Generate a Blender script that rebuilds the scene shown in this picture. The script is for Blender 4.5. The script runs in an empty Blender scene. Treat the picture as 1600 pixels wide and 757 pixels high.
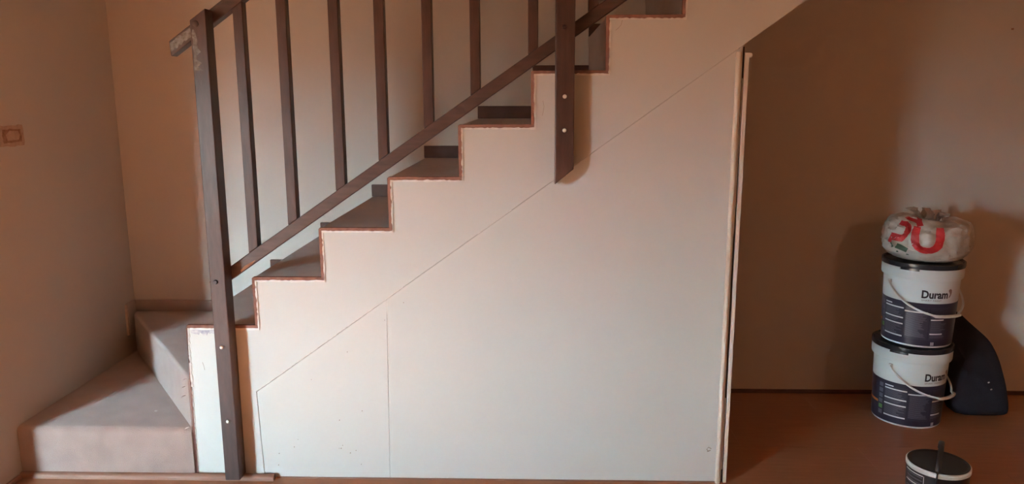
import bpy, bmesh, math, random
from mathutils import Vector, Matrix, noise
random.seed(7)
S = bpy.context.scene
COL = S.collection

# ------------------------------------------------------------------ camera
cd = bpy.data.cameras.new('camera'); cam = bpy.data.objects.new('camera', cd); COL.objects.link(cam)
yaw, pitch, roll = 0.0279, 0.1856, -0.0028
cd.sensor_width = 36.0; cd.lens = 1184.44 / 1600 * 36.0; cd.clip_start = 0.02
cam.matrix_world = (Matrix.Translation((1.2246, -2.6247, 1.4007)) @ Matrix.Rotation(yaw, 4, 'Z')
                    @ Matrix.Rotation(math.pi / 2 - pitch, 4, 'X') @ Matrix.Rotation(roll, 4, 'Z'))
S.camera = cam

# ------------------------------------------------------------------ world (overcast daylight outside the window)
W = bpy.data.worlds.new('sky'); S.world = W; W.use_nodes = True
wn = W.node_tree; wn.nodes.clear()
tc = wn.nodes.new('ShaderNodeTexCoord'); sx = wn.nodes.new('ShaderNodeSeparateXYZ')
rp = wn.nodes.new('ShaderNodeValToRGB'); bg = wn.nodes.new('ShaderNodeBackground'); wo = wn.nodes.new('ShaderNodeOutputWorld')
mp = wn.nodes.new('ShaderNodeMapRange')
wn.links.new(tc.outputs['Generated'], sx.inputs[0]); wn.links.new(sx.outputs['Z'], mp.inputs['Value'])
mp.inputs['From Min'].default_value = -1; mp.inputs['From Max'].default_value = 1
wn.links.new(mp.outputs[0], rp.inputs[0]); wn.links.new(rp.outputs[0], bg.inputs[0]); wn.links.new(bg.outputs[0], wo.inputs[0])
el = rp.color_ramp.elements                       # position 0.5 is the horizon
el[0].position = 0.478; el[0].color = (.10, .075, .05, 1)    # ground and garden wall outside
el[1].position = 0.531; el[1].color = (.76, 1.05, 1.16, 1)   # bright overcast horizon
e3 = el.new(0.72); e3.color = (.60, .88, 1.02, 1)             # sky higher up
bg.inputs['Strength'].default_value = 104.0
# daylight portal in the window opening
pl = bpy.data.lights.new('window_daylight', 'AREA'); pl.shape = 'RECTANGLE'; pl.size = .76; pl.size_y = 1.31
pl.cycles.is_portal = True
po = bpy.data.objects.new('window_daylight', pl); COL.objects.link(po)
po.location = (-2.08, -3.66, 1.005); po.rotation_euler = (math.pi / 2, 0, math.pi)

# low sunlight, added for its warm bounce, through the same window, landing on the floor boards in front of the stairs
sl = bpy.data.lights.new('bounce_sun', 'SUN'); sl.energy = 215.0; sl.angle = .01; sl.color = (1.0, .80, .58)
so = bpy.data.objects.new('bounce_sun', sl); COL.objects.link(so)
so.rotation_euler = Vector((.74, .76, -.42)).to_track_quat('-Z', 'Y').to_euler(); so.location = (-4, -6, 4)

# warm fill light added at the right of the room, without a fixture
ll = bpy.data.lights.new('warm_fill', 'POINT'); ll.energy = 15; ll.color = (1.0, .60, .34); ll.shadow_soft_size = .18
lo = bpy.data.objects.new('warm_fill', ll); COL.objects.link(lo); lo.location = (3.9, -2.7, 2.2)

vs = S.view_settings
S.display_settings.display_device = 'sRGB'
vs.view_transform = 'Standard'; vs.look = 'None'; vs.gamma = 1.0; vs.use_curve_mapping = False
vs.exposure = 0.0

# ------------------------------------------------------------------ materials
def mat(name, col, rough=.7, var=None, scale=8.0, bump=0.0, bscale=200.0, spec=.5, stretch=(1, 1, 1), metal=0.0, coat=0.0, detail=4.0, sss=0.0, trans=0.0, sheen=0.0):
    m = bpy.data.materials.new(name); m.use_nodes = True
    nt = m.node_tree; b = nt.nodes['Principled BSDF']
    b.inputs['Base Color'].default_value = (*col, 1); b.inputs['Roughness'].default_value = rough
    b.inputs['Specular IOR Level'].default_value = spec; b.inputs['Metallic'].default_value = metal
    b.inputs['Coat Weight'].default_value = coat; b.inputs['Coat Roughness'].default_value = .25
    if sss: b.inputs['Subsurface Weight'].default_value = sss; b.inputs['Subsurface Radius'].default_value = (.02, .02, .02)
    if sheen: b.inputs['Sheen Weight'].default_value = sheen; b.inputs['Sheen Roughness'].default_value = .6
    if trans: b.inputs['Transmission Weight'].default_value = trans
    t = nt.nodes.new('ShaderNodeTexCoord'); mpn = nt.nodes.new('ShaderNodeMapping')
    mpn.inputs['Scale'].default_value = stretch
    nt.links.new(t.outputs['Object'], mpn.inputs[0])
    if var:
        n = nt.nodes.new('ShaderNodeTexNoise'); n.inputs['Scale'].default_value = scale; n.inputs['Detail'].default_value = detail
        nt.links.new(mpn.outputs[0], n.inputs['Vector'])
        mx = nt.nodes.new('ShaderNodeMix'); mx.data_type = 'RGBA'
        rr = nt.nodes.new('ShaderNodeMapRange'); rr.inputs['From Min'].default_value = .3; rr.inputs['From Max'].default_value = .7
        nt.links.new(n.outputs[0], rr.inputs[0]); nt.links.new(rr.outputs[0], mx.inputs['Factor'])
        mx.inputs[6].default_value = (*col, 1); mx.inputs[7].default_value = (*var, 1)
        nt.links.new(mx.outputs[2], b.inputs['Base Color'])
    if bump:
        n2 = nt.nodes.new('ShaderNodeTexNoise'); n2.inputs['Scale'].default_value = bscale; n2.inputs['Detail'].default_value = 3
        nt.links.new(mpn.outputs[0], n2.inputs['Vector'])
        bp = nt.nodes.new('ShaderNodeBump'); bp.inputs['Strength'].default_value = bump; bp.inputs['Distance'].default_value = .004
        nt.links.new(n2.outputs[0], bp.inputs['Height']); nt.links.new(bp.outputs[0], b.inputs['Normal'])
    return m

M = {}
M['wall'] = mat('wall_paint', (.70, .665, .62), .75, (.67, .63, .585), 2.5, .12, 240, .3)
M['ochre'] = mat('ochre_wall_paint', (.58, .37, .21), .8, (.54, .34, .19), 2.5, .1, 240, .3)
M['ceil'] = mat('ceiling_paint', (.62, .52, .43), .9)
M['stringer'] = mat('stringer_paint', (.715, .73, .71), .55, (.685, .695, .67), 3.0, .05, 160, .35)
M['panel'] = mat('panel_paint', (.73, .735, .71), .5, (.70, .70, .67), 2.0, .05, 120, .35)
M['white_edge'] = mat('chipped_white_paint_highlight', (.88, .88, .86), .7, (.78, .75, .70), 60, .1, 120)  # chipped paint edges, and the highlight painted along the panel joints
M['carpet'] = mat('brown_carpet', (.46, .345, .30), .95, (.38, .275, .24), 14, .9, 420, .1, sheen=.7)
M['carpet_edge'] = mat('red_brown_carpet_edge', (.27, .145, .115), .8, (.19, .09, .07), 40, .4, 300, .3)
M['skirt'] = mat('dark_skirting_wood', (.13, .065, .05), .6, (.09, .045, .035), 20, .1, 100, .4)
M['wood'] = mat('dark_stained_wood', (.078, .045, .040), .36, (.045, .026, .024), 9, .12, 60, .5, stretch=(6, 6, 1))
M['wood_rail'] = mat('dark_rail_wood', (.078, .047, .042), .40, (.045, .027, .024), 12, .12, 60, .5, stretch=(1, 6, 6))
M['speckle'] = mat('speckled_blue_grey', (.27, .31, .32), .6, (.10, .085, .085), 90, .2, 90, .4)  # pale blue-grey with darker speckle
M['bare'] = mat('bare_scraped_wood', (.33, .16, .08), .7, (.2, .09, .05), 60)
M['trimwood'] = mat('red_brown_beading', (.36, .205, .15), .45, (.28, .15, .105), 14, .1, 90, .4, stretch=(1, 8, 8))
M['lam'] = mat('orange_laminate', (.43, .195, .105), .30, (.37, .16, .085), 7, .03, 60, .45, stretch=(1, 9, 1))
M['lam2'] = mat('orange_laminate_b', (.45, .205, .11), .30, (.39, .17, .09), 7, .03, 60, .45, stretch=(1, 9, 1))
M['cream'] = mat('cream_gloss_trim', (.85, .79, .69), .4, (.80, .73, .63), 10, .03, 60, .45)
M['plaster'] = mat('bare_plaster', (.66, .50, .40), .9, (.52, .36, .28), 40, .4, 80)
M['plaster_dark'] = mat('scraped_plaster', (.33, .19, .13), .95, (.48, .30, .22), 60, .6, 120)
M['gap'] = mat('dark_gap_timber', (.06, .035, .025), .9)
M['crack'] = mat('hairline_crack', (.36, .28, .22), .9)
M['bolt'] = mat('white_bolt_cap', (.85, .84, .80), .4)
M['bolt_dark'] = mat('dark_bolt_cap', (.05, .03, .03), .45)
M['scuff'] = mat('blue_scuffed_paint', (.34, .34, .45), .8, (.74, .72, .70), 55, 0, 100, .3)
M['fleck'] = mat('white_fleck', (.75, .72, .68), .8)
M['bwhite'] = mat('white_bucket_plastic', (.80, .87, .90), .3, None, spec=.5)
M['bnavy'] = mat('navy_label_print', (.030, .026, .050), .28, None, spec=.5)
M['blabel'] = mat('grey_navy_label_panel', (.044, .042, .066), .35, (.036, .034, .054), 120)
M['ink'] = mat('black_ink', (.02, .02, .03), .4)
M['lid'] = mat('black_lid_plastic', (.022, .024, .032), .25, None, spec=.5)
M['print_white'] = mat('white_print', (.84, .86, .88), .4)
M['print_grey'] = mat('grey_small_print', (.15, .15, .19), .5)
M['print_orange'] = mat('orange_print', (.75, .27, .06), .4)
M['print_green'] = mat('green_print', (.13, .33, .10), .4)
M['print_brown'] = mat('brown_emblem_print', (.33, .24, .22), .4)
M['bag'] = mat('white_plastic_film', (.68, .66, .62), .3, (.50, .44, .38), 7, .8, 34, .5, sss=.15)
M['film'] = mat('thin_crumpled_film', (.46, .36, .29), .3, (.36, .27, .21), 20, .4, 40, .5, trans=.35)
M['bag_red'] = mat('red_bag_print', (.62, .045, .05), .35, (.52, .03, .04), 20)
M['bag_green'] = mat('green_bag_print', (.07, .13, .09), .45)
M['cloth'] = mat('dark_navy_cloth', (.030, .032, .045), .95, (.022, .022, .03), 12, .4, 350, .1)
M['tub'] = mat('black_tub_plastic', (.018, .018, .022), .38, None, spec=.5)

# ------------------------------------------------------------------ mesh helpers
def bm_box(bm, lo, hi, bev=0.0, seg=2):
    b2 = bmesh.new(); bmesh.ops.create_cube(b2, size=1)
    for v in b2.verts:
        for i in range(3): v.co[i] = lo[i] + (v.co[i] + .5) * (hi[i] - lo[i])
    if bev: bmesh.ops.bevel(b2, geom=b2.edges[:], offset=bev, segments=seg, affect='EDGES', profile=.5)
    join(bm, b2)
def join(bm, b2, M4=None):
    if M4 is not None: bmesh.ops.transform(b2, matrix=M4, verts=b2.verts)
    me = bpy.data.meshes.new('tmp'); b2.to_mesh(me); b2.free(); bm.from_mesh(me); bpy.data.meshes.remove(me)
def bm_prism(bm, pts, lo, hi, axis='y', bev=0.0, seg=2):
    """closed outline pts (2D) extruded along an axis"""
    b2 = bmesh.new()
    def P(p, t): return {'y': (p[0], t, p[1]), 'z': (p[0], p[1], t), 'x': (t, p[0], p[1])}[axis]
    a = [b2.verts.new(P(p, lo)) for p in pts]; b = [b2.verts.new(P(p, hi)) for p in pts]
    n = len(pts)
    b2.faces.new(a); b2.faces.new(b[::-1])
    for i in range(n): b2.faces.new((a[i], b[i], b[(i + 1) % n], a[(i + 1) % n]))
    bmesh.ops.recalc_face_normals(b2, faces=b2.faces)
    if bev: bmesh.ops.bevel(b2, geom=b2.edges[:], offset=bev, segments=seg, affect='EDGES', profile=.5)
    join(bm, b2)
def bm_tube(bm, pts, rad, seg=10, flat=1.0, up=None):
    pts = [Vector(p) for p in pts]; rings = []
    for i, p in enumerate(pts):
        t = (pts[min(i + 1, len(pts) - 1)] - pts[max(i - 1, 0)]).normalized()
        u = Vector(up) if up else (Vector((0, 0, 1)) if abs(t.z) < .95 else Vector((1, 0, 0)))
        s = t.cross(u).normalized(); u2 = s.cross(t).normalized()
        r = rad[i] if isinstance(rad, (list, tuple)) else rad
        rings.append([bm.verts.new(p + s * (r * math.cos(a)) + u2 * (r * flat * math.sin(a))) for a in [2 * math.pi * k / seg for k in range(seg)]])
    for a, b in zip(rings, rings[1:]):
        for k in range(seg): bm.faces.new((a[k], a[(k + 1) % seg], b[(k + 1) % seg], b[k]))
    bm.faces.new(rings[0][::-1]); bm.faces.new(rings[-1])
def bm_lathe(bm, prof, seg=64, cap=True):
    rings = [[bm.verts.new((r * math.cos(2 * math.pi * k / seg), r * math.sin(2 * math.pi * k / seg), z)) for k in range(seg)] for r, z in prof]
    for a, b in zip(rings, rings[1:]):
        for k in range(seg): bm.faces.new((a[k], a[(k + 1) % seg], b[(k + 1) % seg], b[k]))
    if cap: bm.faces.new(rings[0][::-1]); bm.faces.new(rings[-1])
def obj(name, bm, m, parent=None, smooth=False, mesh=None):
    if mesh is None:
        me = bpy.data.meshes.new(name)
        bmesh.ops.recalc_face_normals(bm, faces=bm.faces)
        bm.to_mesh(me); bm.free()
        me.materials.append(M[m] if isinstance(m, str) else m)
        if smooth:
            for f in me.polygons: f.use_smooth = True
            me.set_sharp_from_angle(angle=math.radians(40))
    else: me = mesh
    o = bpy.data.objects.new(name, me); COL.objects.link(o)
    if parent is not None: o.parent = parent
    return o
def box(name, lo, hi, m, parent=None, bev=0.0):
    bm = bmesh.new(); bm_box(bm, lo, hi, bev); return obj(name, bm, m, parent)
def prism(name, pts, lo, hi, m, parent=None, axis='y', bev=0.0):
    bm = bmesh.new(); bm_prism(bm, pts, lo, hi, axis, bev); return obj(name, bm, m, parent)
def thing(name, label, cat, loc=(0, 0, 0), rotz=0.0, group=None):
    o = bpy.data.objects.new(name, None); COL.objects.link(o); o.empty_display_size = .1
    o.location = loc; o.rotation_euler = (0, 0, rotz); o['label'] = label; o['category'] = cat
    if group: o['group'] = group
    return o
def tag(o, label, cat, group=None):
    o['label'] = label; o['category'] = cat
    if group: o['group'] = group
    return o
def struct(o, label=None):
    o['kind'] = 'structure'
    if label: o['label'] = label
    return o

# ------------------------------------------------------------------ dimensions
XL = -.71; YB = .894; RUN = .25; RISE = .18
def nx(n): return -.030 + RUN * (n - 3)          # nosing of step n
def nz(n): return .597 + RISE * (n - 3)
Z1, Z2 = .200, .396
X_END = 1.925                                     # right end of the under-stair panelling
SL = .7185
def soff(x): return .202 + SL * (x - .010)        # underside / panel joint line

# ------------------------------------------------------------------ room shell
X0, X1, Y0, ZC = -3.7, 4.6, -3.6, 2.75
fl = struct(box('floor', (X0 - .1, Y0 - .1, -.12), (X1 + .1, YB + .1, -.012), 'gap'), 'orange-brown laminate board floor')
rowh = .195; y = Y0; r = 0; shared = {}
while y < YB - .001:
    y1 = min(y + rowh, YB); x = X0 - (r * .47) % 1.38
    while x < X1:
        a, b = max(x, X0), min(x + 1.38, X1)
        if b - a > .05:
            key = (round(b - a, 3), round(y1 - y, 3))
            if key not in shared:
                bm = bmesh.new(); bm_box(bm, (0, 0, -.011), (b - a - .0006, y1 - y - .0006, 0)); 
                o = obj('plank', bm, random.choice(['lam', 'lam2']), fl); shared[key] = o.data
            else: o = obj('plank', None, None, fl, mesh=shared[key])
            o.location = (a, y, 0)
        x += 1.38
    y = y1; r += 1
ZT = 4.3
wb = struct(box('wall_back', (X0, YB, -.1), (X1 + .1, YB + .12, ZT), 'wall'), 'cream-brown painted wall behind the stairs')
wl = struct(box('wall_left', (X0, -.20, -.1), (XL, YB, ZT), 'wall'), 'cream-brown painted wall left of the stairs')
struct(box('wall_right', (X1, Y0, -.1), (X1 + .12, YB, ZT), 'ochre'))
struct(box('wall_side', (X0 - .12, Y0, -.1), (X0, -.20, ZC), 'ochre'))
# wall with the window, behind the camera
WX0, WX1, WZ0, WZ1 = -2.46, -1.70, .35, 1.66
bm = bmesh.new()
bm_box(bm, (X0, Y0 - .12, -.1), (WX0, Y0, ZT)); bm_box(bm, (WX1, Y0 - .12, -.1), (X1, Y0, ZT))
bm_box(bm, (WX0, Y0 - .12, -.1), (WX1, Y0, WZ0)); bm_box(bm, (WX0, Y0 - .12, WZ1), (WX1, Y0, ZT))
struct(obj('wall_front', bm, 'ochre'))
bm = bmesh.new(); t = .04
for lo, hi in (((WX0, WZ0), (WX0 + t, WZ1)), ((WX1 - t, WZ0), (WX1, WZ1)), ((WX0 + t, WZ0), (WX1 - t, WZ0 + t)), ((WX0 + t, WZ1 - t), (WX1 - t, WZ1))):
    bm_box(bm, (lo[0], Y0 - .09, lo[1]), (hi[0], Y0 - .03, hi[1]))
struct(obj('window_1', bm, 'cream'))
struct(box('ceiling', (X0, Y0, ZC), (X1, 0, ZC + .15), 'ceil'))
struct(box('ceiling_stairwell', (X0, -.15, ZT), (X1 + .1, YB + .1, ZT + .1), 'ceil'))
struct(box('wall_stairwell', (X0, -.12, ZC + .15), (X1, 0, ZT), 'wall'))
# upper landing the stairs lead to
struct(box('floor_upper', (nx(14) + .02, .0, nz(14) - .20), (X1, YB, nz(14)), 'ceil'))

# scar of a removed switch box on the left wall
pb = bmesh.new(); yc, zc = .152, 1.272
def ring(bm, y0, y1, z0, z1, iy0, iy1, iz0, iz1, xa, xb, jit=.003, n=7):
    def side(p, q): return [(p[0] + (q[0] - p[0]) * k / n, p[1] + (q[1] - p[1]) * k / n) for k in range(n)]
    oc = [(y0, z0), (y1, z0), (y1, z1), (y0, z1)]; ic = [(iy0, iz0), (iy1, iz0), (iy1, iz1), (iy0, iz1)]
    O = sum((side(oc[k], oc[(k + 1) % 4]) for k in range(4)), []); I = sum((side(ic[k], ic[(k + 1) % 4]) for k in range(4)), [])
    J = lambda p, s: (p[0] + random.uniform(-s, s), p[1] + random.uniform(-s, s))
    O = [J(p, jit) for p in O]; I = [J(p, jit) for p in I]
    A = [bm.verts.new((xa, *p)) for p in O]; B = [bm.verts.new((xb, *p)) for p in O]; C = [bm.verts.new((xb, *p)) for p in I]; D = [bm.verts.new((xa, *p)) for p in I]
    m = len(O)
    for k in range(m):
        l = (k + 1) % m
        bm.faces.new((A[k], A[l], B[l], B[k])); bm.faces.new((B[k], B[l], C[l], C[k])); bm.faces.new((C[k], C[l], D[l], D[k]))
ring(pb, .085, .224, 1.236, 1.312, .108, .214, 1.250, 1.300, XL - .001, XL + .0035)
o = obj('plaster_rim', pb, 'plaster', wl); o['label'] = 'pale torn plaster edge around the old switch box scar'
pb = bmesh.new(); bm_box(pb, (XL - .001, .104, 1.246), (XL + .0012, .218, 1.304)); obj('scraped_recess', pb, 'plaster_dark', wl)
pb = bmesh.new(); bm_prism(pb, [(.135, 1.257), (.195, 1.259), (.203, 1.275), (.196, 1.291), (.150, 1.293), (.130, 1.280)], XL - .001, XL + .003, 'x'); obj('plaster_patch', pb, 'plaster', wl)
box('wall_mark', (3.332, YB - .0006, 1.698), (3.343, YB + .01, 1.706), 'plaster_dark', wb)

# ------------------------------------------------------------------ staircase
stair = thing('staircase', 'carpeted staircase with a winder at the foot and a cream painted side', 'staircase', (0, 0, 0))
NTOP = 14; TH = .05
# stringer: the stepped cream side above the joint line
E = .009; D = .011
pts = [(-.036, .0), (-.036, nz(3) - D)]
for n in range(4, NTOP + 1):
    pts += [(nx(n) + E, nz(n - 1) - D), (nx(n) + E, nz(n) - D)]
xe = nx(NTOP) + .2; pts += [(xe, nz(NTOP) - D), (xe, soff(xe)), (.2045, soff(.2045)), (.2145, .0)]
prism('stringer', pts, 0, TH, 'stringer', stair, bev=.0015)
g = .0010
def joint(x): return soff(x) - g
p1 = prism('panel', [(.2145 + g, .0), (.2045 + g, joint(.2045)), (.700, joint(.700)), (.690, .0)], .0015, .004, 'panel', stair, bev=.0016)
p2 = prism('panel', [(.690 + .0007, .0), (.700 + .0007, joint(.7007)), (X_END, joint(X_END)), (X_END, .0)], .001, .004, 'panel', stair, bev=.0015)
# backing timber behind the joints
prism('batten', [(.20, .01), (.19, .33), (X_END - .03, soff(X_END) - .03), (X_END - .03, .01)], .0045, .03, 'panel', stair)
# sloping soffit under the flight beyond the panelling
prism('soffit', [(X_END, soff(X_END) + .001), (xe, soff(xe) + .001), (xe, soff(xe) + .03), (X_END, soff(X_END) + .03)], TH + .001, YB - .002, 'wall', stair)

# carpeted steps
def carpet_step(n, x0, x1, z0, z1, last=False):
    # riser with a rounded nosing
    b = bmesh.new()
    prof = [(x0 + .004, z0), (x0 + .004, z1 - .045), (x0 + .001, z1 - .03)]
    prof += [(x0 + .009 - .009 * math.cos(a), z1 - .009 + .009 * math.sin(a)) for a in [k * math.pi / 12 for k in range(0, 7)]]
    prof += [(x0 + .0092, z0)]
    bm_prism(b, prof, .001, YB - .002, 'y'); obj('riser', b, 'carpet', stair, smooth=True)
    b = bmesh.new()
    nxs, nys = 10, 16; x1 += .004; xs = x0 + .0093
    V = [[b.verts.new((xs + (x1 - xs) * i / nxs, .001 + (YB - .003) * j / nys, z1 + (0 if i == 0 else .0016 * noise.noise((i * 3.1 + n, j * 1.7, 0))))) for j in range(nys + 1)] for i in range(nxs + 1)]
    for i in range(nxs):
        for j in range(nys): b.faces.new((V[i][j], V[i + 1][j], V[i + 1][j + 1], V[i][j + 1]))
    r = bmesh.ops.extrude_face_region(b, geom=b.faces[:])
    for v in [e for e in r['geom'] if isinstance(e, bmesh.types.BMVert)]: v.co.z = z1 - .0135
    obj('tread', b, 'carpet', stair, smooth=True)
for n in range(3, NTOP):
    carpet_step(n, nx(n), nx(n + 1), nz(n - 1) if n > 3 else Z2, nz(n))
# red-brown carpet edge along the front of each step, and the broken white paint line below it
def ragged(name, a, b, w, yf, m, seed, horiz=True, amp=.6, skip=.1):
    """thin irregular paint bead from a to b in the x-z plane, its front at y = yf"""
    rnd = random.Random(seed); bm = bmesh.new(); L = (Vector(b) - Vector(a)).length; k = max(4, int(L / .008)); prev = None
    d = (Vector(b) - Vector(a)).normalized(); nrm = Vector((-d.y, d.x))
    for i in range(k + 1):
        c = Vector(a) + d * (L * i / k); ww = w * (1 + amp * (noise.noise((i * .35, seed, 0)) + rnd.uniform(-.5, .5)))
        if rnd.random() < skip: ww *= .25
        off = w * .25 * noise.noise((i * .2, seed + 9, 3)); p = c + nrm * (off + ww / 2); q = c + nrm * (off - ww / 2)
        ring = [bm.verts.new((p.x, yf + .004, p.y)), bm.verts.new((p.x, yf, p.y)), bm.verts.new((q.x, yf, q.y)), bm.verts.new((q.x, yf + .004, q.y))]
        if prev:
            for j in range(4): bm.faces.new((prev[j], prev[(j + 1) % 4], ring[(j + 1) % 4], ring[j]))
        else: bm.faces.new(ring)
        prev = ring
    bm.faces.new(prev[::-1]); return obj(name, bm, m, stair)
for n in range(3, NTOP):
    a, z = nx(n), nz(n); b = nx(n + 1) + E
    zlo = nz(n - 1) + .0012 if n > 3 else .20
    prism('step_edge', [(a - .002, zlo), (a - .003, z - .004), (a + .002, z + .001), (b, z + .001), (b, z - D), (a + E, z - D), (a + E, zlo)] if n > 3 else
          [(-.052, .012), (-.050, .19), (-.040, .40), (a - .006, z - .005), (a - .002, z + .001), (b, z + .001), (b, z - D), (-.036, z - D), (-.036, .012)],
          -.004, .012, 'carpet_edge', stair, bev=.0015)
    ragged('paint_edge', (a + E - .001, z - D - .002), (b + .004, z - D - .002), .0068, -.0055, 'white_edge', n, skip=.12, amp=.4)
    ragged('paint_edge', (b + .002, z - D - .003), (b + .002, nz(n + 1) - D), .0062, -.0045, 'white_edge', n + 40, skip=.2, amp=.45)
ragged('paint_edge', (-.033, .36), (-.032, nz(3) - D), .009, -.0035, 'white_edge', 77, skip=.15, amp=.9)
ragged('paint_edge', (-.036, .02), (-.034, .36), .003, -.003, 'white_edge', 79, skip=.3)
ragged('ridge_highlight', (.215, soff(.215) + .0015), (.76, soff(.76) + .0015), .0030, -.0012, 'white_edge', 61, skip=.08, amp=.4)  # white bead painting in the highlight along the raised joint
ragged('ridge_highlight', (1.03, soff(1.03) + .001), (1.15, soff(1.15) + .001), .0024, -.0010, 'white_edge', 62, skip=.1, amp=.4)
ragged('ridge_highlight', (.699, .30), (.7005, soff(.7005) - .005), .0022, .0004, 'white_edge', 63, skip=.1, amp=.4)
# scuffed blue patch at the top of the stringer end
b = bmesh.new(); rnd = random.Random(5); top = []; bot = []
for i in range(19):
    x = -.022 + .105 * i / 18; top.append((x, nz(3) - D - .006)); bot.append((x, nz(3) - D - .016 - .016 * rnd.random() * (1 - abs(i - 9) / 12)))
bm_prism(b, top + bot[::-1], -.0008, .002, 'y'); obj('scuff_patch', b, 'scuff', stair)['label'] = 'blue-grey scuffed paint at the stringer top'
# hairline crack and fillets of filler
def ribbon(name, P, w, m, yf=-.0006):
    b = bmesh.new(); L = []; R = []
    for i, p in enumerate(P):
        d = (Vector(P[min(i + 1, len(P) - 1)]) - Vector(P[max(0, i - 1)])).normalized(); s = Vector((-d.y, d.x)) * w / 2
        L.append((p[0] + s.x, p[1] + s.y)); R.append((p[0] - s.x, p[1] - s.y))
    prev = None
    for l, r in zip(L, R):
        cur = [b.verts.new((l[0], yf, l[1])), b.verts.new((r[0], yf, r[1])), b.verts.new((r[0], yf + .003, r[1])), b.verts.new((l[0], yf + .003, l[1]))]
        if prev:
            for j in range(4): b.faces.new((prev[j], prev[(j + 1) % 4], cur[(j + 1) % 4], cur[j]))
        prev = cur
    return obj(name, b, m, stair)
ribbon('crack', [(1.524, 1.668), (1.519, 1.655), (1.517, 1.645), (1.507, 1.634), (1.499, 1.628)], .0011, 'crack')
ribbon('crack', [(1.258, 1.398), (1.262, 1.378), (1.259, 1.360), (1.256, 1.348)], .001, 'crack')
ribbon('crack', [(.012, .455), (.016, .440), (.018, .425)], .001, 'crack')
rnd = random.Random(3)
for i in range(16):
    x = rnd.choice([rnd.uniform(.25, 1.8), rnd.uniform(.25, .8)]); z = rnd.uniform(.02, .16) if i % 2 else rnd.uniform(.05, max(.06, joint(x) - .05))
    b = bmesh.new(); bm_tube(b, [(x, .0, z), (x, .004, z)], rnd.uniform(.0010, .0019), 7); obj('nail_head', b, 'crack', stair)
# dirty knot of cobweb beside the cream bead
b = bmesh.new()
bm_tube(b, [(1.883, -.004, .135), (1.872, -.006, .142), (1.866, -.005, .133), (1.873, -.006, .126), (1.880, -.006, .130), (1.868, -.005, .124)], .0011, 6); obj('cobweb_tuft', b, 'crack', stair)

# winder: step 1 and the diagonal step 2
XN = -.046
def carpet_poly(name, outline, z0, z1, rnd_edges, rad=.018):
    """solid carpeted step: outline in plan, top edges listed get a rounded nosing"""
    b = bmesh.new(); n = len(outline)
    lo = [b.verts.new((*p, z0)) for p in outline]; hi = [b.verts.new((*p, z1)) for p in outline]
    b.faces.new(lo[::-1]); b.faces.new(hi); ed = []
    for i in range(n): b.faces.new((lo[i], lo[(i + 1) % n], hi[(i + 1) % n], hi[i]))
    b.edges.ensure_lookup_table()
    for e in b.edges:
        for i in rnd_edges:
            if set(e.verts) == {hi[i], hi[(i + 1) % n]}: ed.append(e)
    bmesh.ops.bevel(b, geom=ed, offset=rad, segments=5, affect='EDGES', profile=.5)
    return obj(name, b, 'carpet', stair, smooth=True)
G = .002
carpet_poly('winder_step', [(XL + G, -.012), (XN, -.012), (XN, .02), (-.01, .02), (-.01, YB - G), (XL + G, YB - G)], .0, Z1, [0], .022)
carpet_poly('winder_step', [(XN, -.006), (-.012, -.006 + .02), (-.012, YB - G), (XL + .02, YB - G), (XL + .004, YB - .03)], Z1 - .02, Z2, [4], .016)
# torn carpet corners beside the stringer end
for k, (x, z) in enumerate([(-.052, .395), (-.058, .206), (-.060, .365), (-.062, .33)]):
    b = bmesh.new()
    bm_tube(b, [(x - .008, -.016, z - .006), (x, -.019, z), (x + .008, -.017, z + .002)], [.002, .004, .002], 6, .6); obj('carpet_tear', b, 'white_edge' if k == 1 else 'carpet', stair)
for x, yy in ((-.26, .14), (-.148, .135)):
    box('paint_fleck', (x, yy, Z1), (x + .009, yy + .008, Z1 + .002), 'fleck', stair)
# stepped skirting along the back wall and at the corner of the winder
SK = .056
for n in range(3, NTOP):
    a, z = nx(n), nz(n)
    prism('skirting', [(a + .002, z + .0005), (a + .002, z + SK), (nx(n + 1) + .012, z + SK), (nx(n + 1) + .012, z + .0005)], YB - .016, YB - .0005, 'skirt', stair, bev=.002)
box('skirting', (XL + .001, YB - .016, Z2 + .0005), (nx(3) + .014, YB - .0005, Z2 + SK), 'carpet', stair, .003)
bm = bmesh.new(); bm_prism(bm, [(.805, .300), (.805, .452), (YB - .018, .456), (YB - .018, .300)], XL + .0005, XL + .014, 'x', .002); obj('skirting', bm, 'carpet', stair)
prism('skirting_end', [(.798, .300), (.800, .448), (.8045, .448), (.8045, .300)], XL + .0005, XL + .011, 'plaster', stair, 'x')['label'] = 'pale chipped skirting end on the left wall'

# ------------------------------------------------------------------ trims
def quarter_round(name, x0, x1, y0, dep, h, m):
    b = bmesh.new(); prof = [(y0, 0)] + [(y0 - dep * math.cos(a), h * (.45 + .55 * math.sin(a))) for a in [k * math.pi / 14 for k in range(8)]] + [(y0, h)]
    prof.insert(1, (y0 - dep, 0))
    bm_prism(b, prof, x0, x1, 'x'); return obj(name, b, m, smooth=True)
struct(quarter_round('trim_1', XL + .001, .258, -.0125, .018, .021, 'trimwood'), 'red-brown wooden beading along the foot of the stairs')
struct(quarter_round('trim_2', .2615, X_END, -.0005, .005, .004, 'trimwood'), 'thin red-brown edge strip under the cream panels')
struct(box('trim_7', (XL + .0005, -.199, .0005), (XL + .013, -.032, .018), 'trimwood', None, .003))
# block that carries the short beading beside the post
struct(box('trim_3', (-.030, -.0125, .0005), (.256, -.0045, .018), 'trimwood', None, .001))
struct(quarter_round('trim_4', 2.0, X1, YB - .001, .014, .016, 'skirt'), 'low dark strip along the back wall under the stairs')  # dark quarter-round strip where wall meets floor
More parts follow.
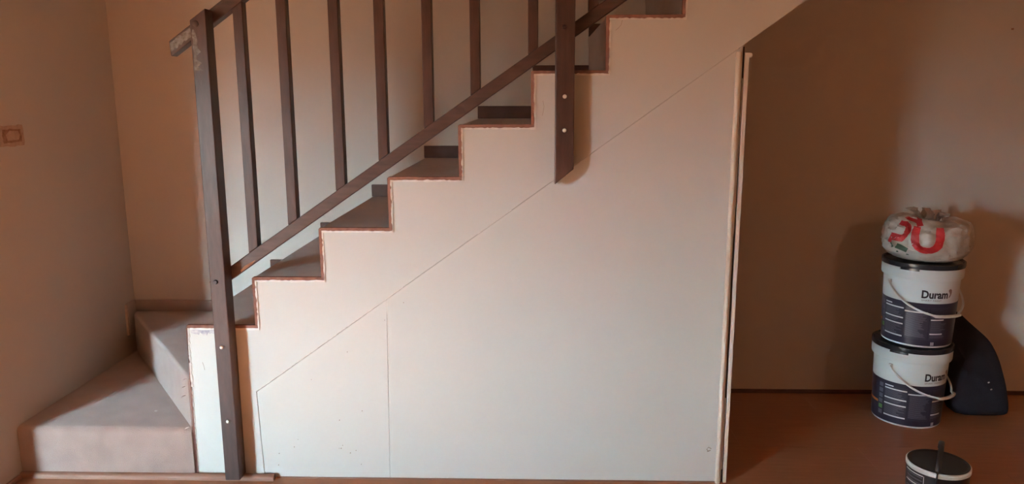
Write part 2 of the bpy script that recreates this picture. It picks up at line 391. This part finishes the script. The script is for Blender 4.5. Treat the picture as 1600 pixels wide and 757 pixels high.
# cream bead and jamb at the open end of the panelling
bm = bmesh.new(); seg = 12; rb = .0095; cx, cyb = X_END - .014, -.004
rows = []
for k in range(40):
    z = .0 + (soff(cx) - .012) * k / 39
    rows.append([bm.verts.new((cx + rb * (1 + .05 * noise.noise((k * .6, 0, 2))) * math.cos(2 * math.pi * j / seg) + .0012 * noise.noise((k * .3, 1, 1)), cyb + rb * math.sin(2 * math.pi * j / seg), z)) for j in range(seg)])
for a, b in zip(rows, rows[1:]):
    for j in range(seg): bm.faces.new((a[j], a[(j + 1) % seg], b[(j + 1) % seg], b[j]))
bm.faces.new(rows[-1]); bm.faces.new(rows[0][::-1])
tb = struct(obj('trim_5', bm, 'cream', smooth=True), 'cream round bead at the open end of the panelling')
prism('dark_gap', [(X_END - .003, .0), (X_END - .003, soff(X_END) - .006), (X_END + .006, soff(X_END) - .004), (X_END + .006, .0)], .0065, TH, 'gap', tb)
tj = struct(prism('trim_6', [(X_END + .0062, .0), (X_END + .0062, 1.553), (X_END + .0205, 1.553), (X_END + .0185, .0)], -.004, .05, 'cream', None, bev=.0012), 'cream jamb strip beside the under-stair recess')
bm = bmesh.new(); bm_prism(bm, [(X_END + .0195, 1.5525), (X_END + .0195, 1.536)] + [(X_END + .0225 + .0085 * math.cos(a), 1.5445 + .008 * math.sin(a)) for a in [(-math.pi / 2 + math.pi * k / 10) for k in range(11)]], -.004, .004, 'y', .0008)
obj('half_round_end', bm, 'cream', tj)
ribbon_p = [(X_END + .004, 1.47), (X_END + .0035, 1.3), (X_END + .002, 1.15), (X_END + .0005, .95), (X_END - .001, .93)]
bm = bmesh.new(); bm_tube(bm, [(x, .0045, z) for x, z in ribbon_p], .0016, 6); obj('paint_drip', bm, 'cream', tb)
bm = bmesh.new(); bm_tube(bm, [(X_END + .003, .0045, .33), (X_END + .0022, .0045, .05)], .002, 6); obj('paint_drip', bm, 'cream', tb)

# ------------------------------------------------------------------ railing
rail = thing('stair_railing', 'dark brown wooden stair railing with square balusters bolted to the stair side', 'railing', (.12, 0, 0))
def ro(o): o.location = (-.12, 0, 0); return o
def post(x0, x1, zb0, zb1, zt0, zt1, yf=-.068, yb=-.006):
    return ro(prism('newel_post', [(x0, zb0), (x1, zb1), (x1, zt1), (x0, zt0)], yf, yb, 'wood', rail, bev=.0025))
def bolt(parent, x, z, m, y=-.068, r=.007, h=.007):
    b = bmesh.new(); bm_tube(b, [(x, y + .004, z), (x, y - h * .5, z), (x, y - h, z)], [r, r, r * .75], 14); o = obj('bolt', b, m, parent, smooth=True)
    if m == 'bolt':
        o['label'] = 'white painted bolt head'
        b = bmesh.new(); bm_tube(b, [(x + .003, y + .002, z - .001), (x + .003, y - .0012, z - .001)], r * 1.35, 14); obj('dark_disc', b, 'bolt_dark', parent)  # dark disc behind the head, set off to the right
    return o
PW0, PW1 = .093, .147
slope = .695
po1 = post(PW0, PW1, .0225, .0225, 1.661, 1.699)
bolt(po1, .112, 1.650, 'bolt_dark', r=.011, h=.003); bolt(po1, .114, .775, 'bolt_dark', r=.008)
bolt(po1, .118, .536, 'bolt'); bolt(po1, .120, .255, 'bolt')
QW0, QW1 = 1.298, 1.361
po2 = post(QW0, QW1, 1.118, 1.170, 2.535, 2.575, -.066)
bolt(po2, 1.329, 1.411, 'bolt', -.066); bolt(po2, 1.329, 1.300, 'bolt', -.066); bolt(po2, 1.326, 1.632, 'bolt_dark', -.066, .008)
po3 = post(2.52, 2.585, 1.99, 2.04, 3.40, 3.44)
# lower rail and handrail (sloping bars behind the posts)
def bar(name, x0, z0, x1, z1, h, y0, y1, m, vertical_end=True):
    return ro(prism(name, [(x0, z0), (x1, z1), (x1, z1 - h), (x0 + (.004 if name == 'handrail' else 0), z0 - h)], y0, y1, m, rail, bev=.003))
RY0, RY1 = -.003, .042
lz = lambda x: .818 + .688 * (x - .144)           # top of the lower rail
hz = lambda x: 1.599 + .703 * (x + .013)          # top of the handrail
lr = bar('lower_rail', .085, lz(.085), 2.57, lz(2.57), .050, RY0, RY1, 'wood_rail')
hr = bar('handrail', -.013, hz(-.013), 2.66, hz(2.66), .050, RY0, RY1, 'wood_rail')
prism('wood_splinter', [(.062, .758), (.072, .772), (.096, .770), (.094, .735), (.084, .742)], -.002, .02, 'bare', rail).location = (-.12, 0, 0)
b = bmesh.new(); bm_prism(b, [(.178, lz(.178) - .040), (.195, lz(.195) - .034), (.215, lz(.215) - .037), (.236, lz(.236) - .040), (.222, lz(.222) - .0475), (.182, lz(.182) - .0475)], RY0 - .0006, RY0 + .002, 'y')
obj('scraped_patch', b, 'bare', lr)['label'] = 'bare orange wood where the rail is scraped'
def speckle(name, P, parent, yf):  # pale blue-grey patch laid on the front of the wood
    b = bmesh.new(); bm_prism(b, P, yf - .0005, yf + .002, 'y'); o = obj(name, b, 'speckle', parent); o['label'] = 'pale blue-grey speckled patch'; return o
rnd = random.Random(12); A = [hz(-.010 + .008 * i) for i in range(11)]
speckle('speckled_patch', [(-.0085 + .008 * i, hz(-.0085 + .008 * i) - .006 - .005 * rnd.random()) for i in range(11)] + [(-.0085 + .008 * i, hz(-.0085 + .008 * i) - .043 + .008 * rnd.random()) for i in range(10, -1, -1)], hr, RY0)
speckle('speckled_patch', [(PW0 + .004 + .004 * rnd.random(), 1.632 - .012 * i) for i in range(12)] + [(PW0 + .012 + .034 * rnd.random() * (1 - i / 16), 1.50 + .012 * i) for i in range(12)], po1, -.068)
# balusters: one mesh per height is the same bar cut on the slope
BW, BY0, BY1 = .034, .001, .040
def baluster(x):
    zb0, zb1 = lz(x) + .0005, lz(x + BW) + .0005; zt0, zt1 = hz(x) - .0505, hz(x + BW) - .0505
    b = bmesh.new(); bm_prism(b, [(0, zb0), (BW, zb1), (BW, zt1), (0, zt0)], BY0, BY1, 'y', .0025)
    o = obj('baluster', b, 'wood', rail); o.location = (x - .12, 0, 0)
for x in (.211, .358, .534, .688, .849, 1.011, 1.207, 1.408, 1.57, 1.735, 1.90, 2.06, 2.225, 2.39): baluster(x)

# ------------------------------------------------------------------ paint buckets
def text_mesh(body, size, bold=0.0, space=1.0):
    c = bpy.data.curves.new('tmp_text', 'FONT'); c.body = body; c.size = size; c.offset = bold; c.resolution_u = 3; c.space_character = space
    o = bpy.data.objects.new('tmp_text', c); COL.objects.link(o)
    dg = bpy.context.evaluated_depsgraph_get(); dg.update()
    me = bpy.data.meshes.new_from_object(o.evaluated_get(dg)); bpy.data.objects.remove(o); bpy.data.curves.remove(c); return me
def wrap_text(name, body, size, th, z, rf, m, parent, bold=0.0, width=None, lift=.0012):
    me = text_mesh(body, size, bold); b = bmesh.new(); b.from_mesh(me); bpy.data.meshes.remove(me)
    w = max(v.co.x for v in b.verts); k = (width / w) if width else 1
    bmesh.ops.triangulate(b, faces=b.faces[:])
    for v in b.verts:
        zz = z + v.co.y; r = rf(zz) + lift; a = th + v.co.x * k / r; v.co = (r * math.sin(a), -r * math.cos(a), zz)
    return obj(name, b, m, parent)
def shell(b, rf, t0, t1, z0, z1, lift, n=None):
    """curved sheet on a bucket between two angles (radians, 0 faces the front, + to the right)"""
    n = n or max(1, int(abs(t1 - t0) / .09)); prev = None
    for i in range(n + 1):
        a = t0 + (t1 - t0) * i / n; cur = [b.verts.new(((rf(z) + l) * math.sin(a), -(rf(z) + l) * math.cos(a), z)) for z, l in ((z0, 0), (z0, lift), (z1, lift), (z1, 0))]
        if prev:
            for j in range(4): b.faces.new((prev[j], prev[(j + 1) % 4], cur[(j + 1) % 4], cur[j]))
        else: b.faces.new(cur)
        prev = cur
    b.faces.new(prev[::-1])
R = math.radians
H = .330
def rb_(z): return .138 + (.149 - .138) * z / .30
def bucket(label, loc, facing, spin, handle_drop):
    t = thing('paint_bucket', label, 'bucket', loc, facing, 'tall paint buckets stacked under the stairs')
    b = bmesh.new()
    prof = [(.128, .0), (.136, .002), (.138, .006), (rb_(.19), .19), (rb_(.285), .285), (.157, .286), (.159, .292), (.159, .322), (.157, .330), (.150, .331), (.148, .325)]
    bm_lathe(b, prof, 72); body = obj('body', b, 'bwhite', t, smooth=True)
    b = bmesh.new(); shell(b, rb_, 0, 2 * math.pi, .010, .190, .0006, 72); obj('label_wrap', b, 'bnavy', t, smooth=True)['label'] = 'dark navy printed label'
    b = bmesh.new()
    bm_lathe(b, [(.140, .322), (.150, .3315), (.1605, .331), (.162, .336), (.161, .350), (.155, .352), (.150, .346), (.02, .345)], 72)
    shell(b, lambda z: .1612, -.52, -.06, .3235, .3335, .0022, 8); shell(b, lambda z: .1612, 2.6, 3.1, .3235, .3335, .0022, 8)   # pull tabs
    obj('lid', b, 'lid', t, smooth=True)['label'] = 'black snap-on lid'
    # text columns on the label
    s = R(spin)
    b = bmesh.new(); cols = ((-.80, -.12), (-.09, .54), (.58, 1.12))
    for c0, c1 in cols: shell(b, lambda z: rb_(z) + .0006, s + c0, s + c1, .035, .172, .0004)
    obj('label_panel', b, 'blabel', t, smooth=True)
    f = lambda z: rb_(z) + .0010
    for c0, c1, zs in ((cols[0][0], cols[0][1], (.160, .118, .092, .040)), (cols[1][0] - .04, cols[1][1] - .02, (.151,)), (cols[2][0], cols[2][1] - .12, (.122, .062))):
        for z in zs:
            b = bmesh.new(); shell(b, f, s + c0 + .02, s + c1 - .02, z - .0028, z + .0028, .0006); obj('white_rule', b, 'print_white', t)
    b = bmesh.new(); shell(b, f, s - .78, s - .52, .1695, .1745, .0006); obj('heading_bar', b, 'print_white', t)
    b = bmesh.new(); rn = random.Random(int(spin) + 3)
    for ci, (c0, c1) in enumerate(cols):
        z = .165 if ci == 0 else .143
        while z > .045:
            if not any(abs(z - q) < .006 for q in ((.160, .118, .092, .040), (.151,), (.122, .062))[ci]):
                e = c1 - .04 - rn.random() * (c1 - c0) * .35; shell(b, f, s + c0 + .03, s + e, z - .0008, z + .0008, .0004, 4)
            z -= .0042
    o = obj('small_print', b, 'print_grey', t); o['kind'] = 'stuff'
    # column of round pictograms at the left and the orange band
    for k in range(6):
        b = bmesh.new(); z = .165 - k * .0245
        for j in range(2): shell(b, lambda z: rb_(z) + .0006 + .0004 * j, s - .99 + .02 * j, s - .85 - .02 * j, z - .009 + .002 * j, z + .009 - .002 * j, .0005)
        obj('pictogram', b, 'print_green' if k == 4 else 'print_grey', t)
    b = bmesh.new(); shell(b, f, s - 1.75, s - 1.03, .080, .090, .0006); obj('orange_band', b, 'print_orange', t)
    # brand lettering and emblem on the white band
    wrap_text('lettering', 'Duram', .044, s + .28, .214, rb_, 'ink', t, bold=.0016, width=.108)
    wrap_text('small_lettering', 'SMART PAINT', .010, s + .29, .2005, rb_, 'print_brown', t, width=.080)
    b = bmesh.new(); P = [(-.001, .0), (.007, .003), (.013, .012), (.016, .022), (.015, .032), (.009, .038), (.001, .036), (-.002, .031), (.005, .030), (.008, .026), (.007, .016), (.003, .007)]
    b.faces.new([b.verts.new((x, y_, 0)) for x, y_ in P]); bmesh.ops.triangulate(b, faces=b.faces[:])
    for v in b.verts:
        z = .214 + v.co.y; r = rb_(z) + .0012; a = s + .28 + (.112 + v.co.x) / r; v.co = (r * math.sin(a), -r * math.cos(a), z)
    obj('emblem', b, 'print_brown', t)
    t.scale = (1, 1, 1.03)
    # wire handle hanging in front with a moulded grip
    A0, A1 = R(spin) - .64, R(spin) - .64 + math.pi; pz = .262; hp = []
    for i in range(41):
        u = i / 40; a = A0 + (A1 - A0) * u; out = .158 + .010 * math.sin(math.pi * u) + (.012 if .38 < u < .62 else 0)
        z = pz - handle_drop * min(1.0, 1.035 * math.sin(math.pi * u) ** .8)
        hp.append((out * math.sin(a), -out * math.cos(a), z))
    for q in (A0, A1):
        b = bmesh.new(); shell(b, lambda z: rb_(z), q - .05, q + .05, pz - .007, pz + .007, .009); obj('handle_lug', b, 'bwhite', t)
    b = bmesh.new(); bm_tube(b, hp, .0044, 8); hd = obj('handle', b, 'bwhite', t, smooth=True)
    b = bmesh.new(); bm_tube(b, [hp[15]] + hp[16:25] + [hp[25]], [.004] + [.0085] * 9 + [.004], 10, .75); obj('grip', b, 'bwhite', hd, smooth=True)
    # seam at the bottom right of the label
    b = bmesh.new(); [shell(b, f, s + .66 + .035 * q, s + .68 + .035 * q, .013, .027, .0006) for q in range(3)]; obj('batch_mark', b, 'print_white', t)['kind'] = 'stuff'
    return t
BX, BYY = 2.895, .620
face = math.atan2(-(1.2246 - BX), (-2.6247 - BYY)); face = math.atan2(BYY + 2.6247, BX - 1.2246) - math.pi / 2
bk1 = bucket('lower white and navy paint bucket standing on the floor under the stairs', (BX, BYY, .0), face, 8, .115)
bk2 = bucket('upper white and navy paint bucket stacked on another, plastic bag on its lid', (BX + .012, BYY, .3632), face, -14, .115)

# knotted carrier bag on the upper bucket
BG = thing('plastic_bag', 'knotted white plastic carrier bag with red print, resting on the upper bucket', 'bag', (BX + .024, BYY - .01, .7245), face)
BG.scale = (1, 1, .93)
def bag_pt(th, ph, lift=0.0):
    """th: angle round (0 = front, + right), ph: -1 bottom .. +1 top"""
    c = math.cos(ph * math.pi / 2); s_ = math.sin(ph * math.pi / 2)
    cc = abs(c) ** (.55 if s_ > 0 else .34); ss = math.copysign(abs(s_) ** .85, s_)
    x = -.008 + .176 * cc * math.sin(th); y = -.156 * cc * math.cos(th); z = .100 + .100 * ss
    if ss < 0: x *= 1 - .08 * ss * ss; y *= 1 - .02 * ss * ss
    z += (.030 if x < 0 else .012) * abs(math.sin(th)) ** 1.5 * max(0, ss) * cc
    if ss > 0: z -= .026 * math.exp(-((x - .012) ** 2 + y * y) / .005)
    n = noise.noise((x * 10, y * 10, z * 10)); n2 = abs(noise.noise((x * 19 + 5, y * 19, z * 19 + 2))); n3 = abs(noise.noise((x * 40 + z * 60, y * 50 + 3, z * 22)))
    k = 1.03 + .07 * n - .13 * n2 - .09 * n3
    v = Vector((x * k, y * k, z * (1 + .06 * n - .08 * n2)))
    v.z = max(v.z, .0005 if ph < -.55 else v.z)
    if lift: v += Vector((v.x, v.y, v.z - .098)).normalized() * lift
    return v
b = bmesh.new(); nu, nv = 96, 44
rows = [[b.verts.new(bag_pt(2 * math.pi * i / nu, -1 + 2 * j / nv)) for i in range(nu)] for j in range(1, nv)]
for r0, r1 in zip(rows, rows[1:]):
    for i in range(nu): b.faces.new((r0[i], r0[(i + 1) % nu], r1[(i + 1) % nu], r1[i]))
b.faces.new(rows[0][::-1]); b.faces.new(rows[-1])
obj('bag_body', b, 'bag', BG, smooth=True)
# crumpled knot of the handles
b = bmesh.new()
for k in range(7):
    a0 = k * 2.4; px = .0 + .022 * math.cos(a0); py = .016 * math.sin(a0); L = .045 + .022 * ((k * 37) % 5) / 4
    dx, dy = .04 * math.cos(a0) - .02, .03 * math.sin(a0)
    prev = None
    for i in range(9):
        u = i / 8; w_ = .012 + .022 * u * (1 - .4 * u)
        c = Vector((px + dx * u, py + dy * u, .172 + L * u)); s = Vector((math.sin(a0 + u), -math.cos(a0 + u * 1.3), .2 * math.sin(6 * u + k))).normalized()
        wob = .006 * math.sin(9 * u + k)
        cur = [b.verts.new(c - s * w_ + Vector((wob, 0, 0))), b.verts.new(c + Vector((-wob, .004 * math.cos(7 * u), .003))), b.verts.new(c + s * w_ + Vector((wob, 0, 0)))]
        if prev:
            for j in range(2): b.faces.new((prev[j], prev[j + 1], cur[j + 1], cur[j]))
        prev = cur
obj('bag_knot', b, 'film', BG, smooth=True)
b = bmesh.new(); bm_tube(b, [(.030, -.030, .176), (.036, -.034, .186), (.038, -.032, .198)], [.006, .008, .004], 8); obj('knot_tip', b, 'bag', BG, smooth=True)
def bag_stroke(b, P, w, lift=.003):
    """printed stroke along a path of (th, ph) that follows the bag surface"""
    Q = []
    for p, q in zip(P, P[1:]):
        k = max(2, int(math.dist(p, q) / .04))
        for i in range(k): Q.append((p[0] + (q[0] - p[0]) * i / k, p[1] + (q[1] - p[1]) * i / k))
    Q.append(P[-1]); prev = None
    for i, c in enumerate(Q):
        d = Vector(Q[min(i + 1, len(Q) - 1)]) - Vector(Q[max(i - 1, 0)]); d.normalize(); s = Vector((-d.y, d.x))
        cur = [b.verts.new(bag_pt(c[0] + s.x * w * t_, c[1] + s.y * w * t_, lift)) for t_ in (-.5, -.25, 0, .25, .5)]
        if prev:
            for j in range(4): b.faces.new((prev[j], prev[j + 1], cur[j + 1], cur[j]))
        prev = cur
b = bmesh.new()
bag_stroke(b, [(-.27, .44), (-.26, .06)] + [(.0 - .26 * math.cos(a), .06 - .24 * math.sin(a)) for a in [k * math.pi / 8 for k in range(1, 8)]] + [(.26, .06), (.27, .44)], .175)
bag_stroke(b, [(-.84, .46), (-.60, .46), (-.50, .40), (-.46, .28), (-.50, .14), (-.60, .06), (-.88, .06), (-.90, -.08)], .155)
bag_stroke(b, [(-.84, .70), (-.66, .66), (-.46, .66), (-.30, .60)], .11)
bag_stroke(b, [(-.36, .80), (-.30, .66), (-.20, .47)], .17)
bag_stroke(b, [(-.80, .80), (-.56, .84), (-.40, .76)], .06)
obj('red_print', b, 'bag_red', BG, smooth=True)
b = bmesh.new(); bag_stroke(b, [(-.68, -.14), (-.54, -.17), (-.40, -.24)], .15); bag_stroke(b, [(-.84, -.06), (-.76, -.20)], .08); bag_stroke(b, [(-.68, -.32), (-.63, -.32)], .04); bag_stroke(b, [(-.44, -.37), (-.39, -.38)], .04)
obj('green_print', b, 'bag_green', BG, smooth=True)

# dark cushion leaning on the wall behind the buckets
b = bmesh.new(); out = [(-.080, .0), (.160, .0), (.172, .03), (.170, .14), (.160, .25), (.128, .335), (.065, .405), (.010, .462), (-.045, .470), (-.085, .440), (-.088, .20)]
def smooth_outline(P, it=2):
    for _ in range(it):
        Q = []
        for i in range(len(P)):
            p, q = P[i], P[(i + 1) % len(P)]; Q += [(p[0] * .8 + q[0] * .2, p[1] * .8 + q[1] * .2), (p[0] * .2 + q[0] * .8, p[1] * .2 + q[1] * .8)]
        P = Q
    return P
OUT = smooth_outline(out, 2); n = len(OUT); cxo, czo = 0, .19
layers = []
for k in range(-8, 9):
    u = k / 8; sc = math.sqrt(max(0, 1 - abs(u) ** 3)) * .22 + .78 if abs(u) < 1 else .78
    layers.append((u, sc))
rings = []
for u, sc in layers:
    ring_ = []
    for (x, z) in OUT:
        xx = cxo + (x - cxo) * sc; zz = czo + (z - czo) * sc
        ring_.append(b.verts.new((xx, .045 * u + .012 * noise.noise((xx * 7, zz * 7, u)), max(.0, zz * (1 + .02 * noise.noise((xx * 5, 3, zz * 5)))))))
    rings.append(ring_)
for r0, r1 in zip(rings, rings[1:]):
    for i in range(n): b.faces.new((r0[i], r0[(i + 1) % n], r1[(i + 1) % n], r1[i]))
def fill(rg, sgn):
    inner = rg
    for s_, d_ in ((.7, .012), (.35, .018)):
        nxt = [b.verts.new((cxo + (v.co.x - cxo) * s_, v.co.y + sgn * d_ + .010 * noise.noise((v.co.x * 9, v.co.z * 9, sgn)), czo + (v.co.z - czo) * s_)) for v in inner]
        for i in range(n): b.faces.new((inner[i], inner[(i + 1) % n], nxt[(i + 1) % n], nxt[i]))
        inner = nxt
    b.faces.new(inner)
fill(rings[0], -1); fill(rings[-1], 1)
cu = obj('cushion', b, 'cloth', None, smooth=True)
tag(cu, 'dark navy rounded cushion leaning on the wall behind the stacked buckets', 'cushion')
cu.location = (3.152, .595, .020); cu.rotation_euler = (R(-27), 0, R(-4))
for x, z in ((.075, .135), (.082, .105)):
    b = bmesh.new(); bm_tube(b, [(x - .003, -.070, z), (x + .003, -.072, z + .003)], .003, 6); obj('white_fleck', b, 'fleck', cu)

# small black tub in front
TR = .095
tub = thing('paint_tub', 'small black paint tub with white rim, on the floor before the stacked buckets', 'tub', (2.600, -.20, 0), 0)
ft = math.atan2(-.20 + 2.6247, 2.600 - 1.2246) - math.pi / 2; tub.rotation_euler = (0, 0, ft)
rt = lambda z: .088 + .009 * z / .18
b = bmesh.new(); bm_lathe(b, [(.080, 0), (.087, .002), (.088, .006), (rt(.172), .172)], 64); obj('body', b, 'tub', tub, smooth=True)
b = bmesh.new(); bm_lathe(b, [(.090, .171), (TR, .172), (.0985, .175), (.0985, .180), (.0975, .1815), (.0985, .183), (.0985, .188), (.0965, .190), (.092, .190), (.091, .186)], 64); obj('rim', b, 'bwhite', tub, smooth=True)['label'] = 'white rim'
b = bmesh.new(); bm_lathe(b, [(.0905, .180), (.093, .1885), (.0945, .1915), (.092, .1925), (.087, .189), (.081, .188), (.01, .1885)], 64); obj('lid', b, 'tub', tub, smooth=True)['label'] = 'black disc lid'
b = bmesh.new()
for z in (.158, .146, .134, .122, .110, .098): shell(b, rt, -1.15, -.45, z - .0012, z + .0012, .0007)
o = obj('small_print', b, 'print_grey', tub); o['kind'] = 'stuff'
for z in (.165, .128, .09):
    b = bmesh.new(); shell(b, rt, -1.2, -.42, z - .0015, z + .0015, .0009); obj('white_rule', b, 'print_white', tub)
b = bmesh.new(); shell(b, rt, -.40, -.385, .02, .166, .0009); obj('label_seam', b, 'print_white', tub)
b = bmesh.new(); hp = []
for i in range(33):
    a = math.pi * i / 32; hp.append((.004 * math.sin(a), -.104 * math.cos(a), .160 + .093 * math.sin(a) ** .7))
hp = [(0, -.103, .10), (0, -.104, .13)] + hp + [(0, .104, .13), (0, .103, .10)]
bm_tube(b, hp, .0085, 8, .30, up=None)
obj('handle', b, 'tub', tub, smooth=True)['label'] = 'black strap handle standing upright'
for sgn in (-1, 1):
    b = bmesh.new(); bm_tube(b, [(.0, sgn * .092, .115), (.0, sgn * .107, .115)], .010, 14); obj('handle_pin', b, 'tub', tub)
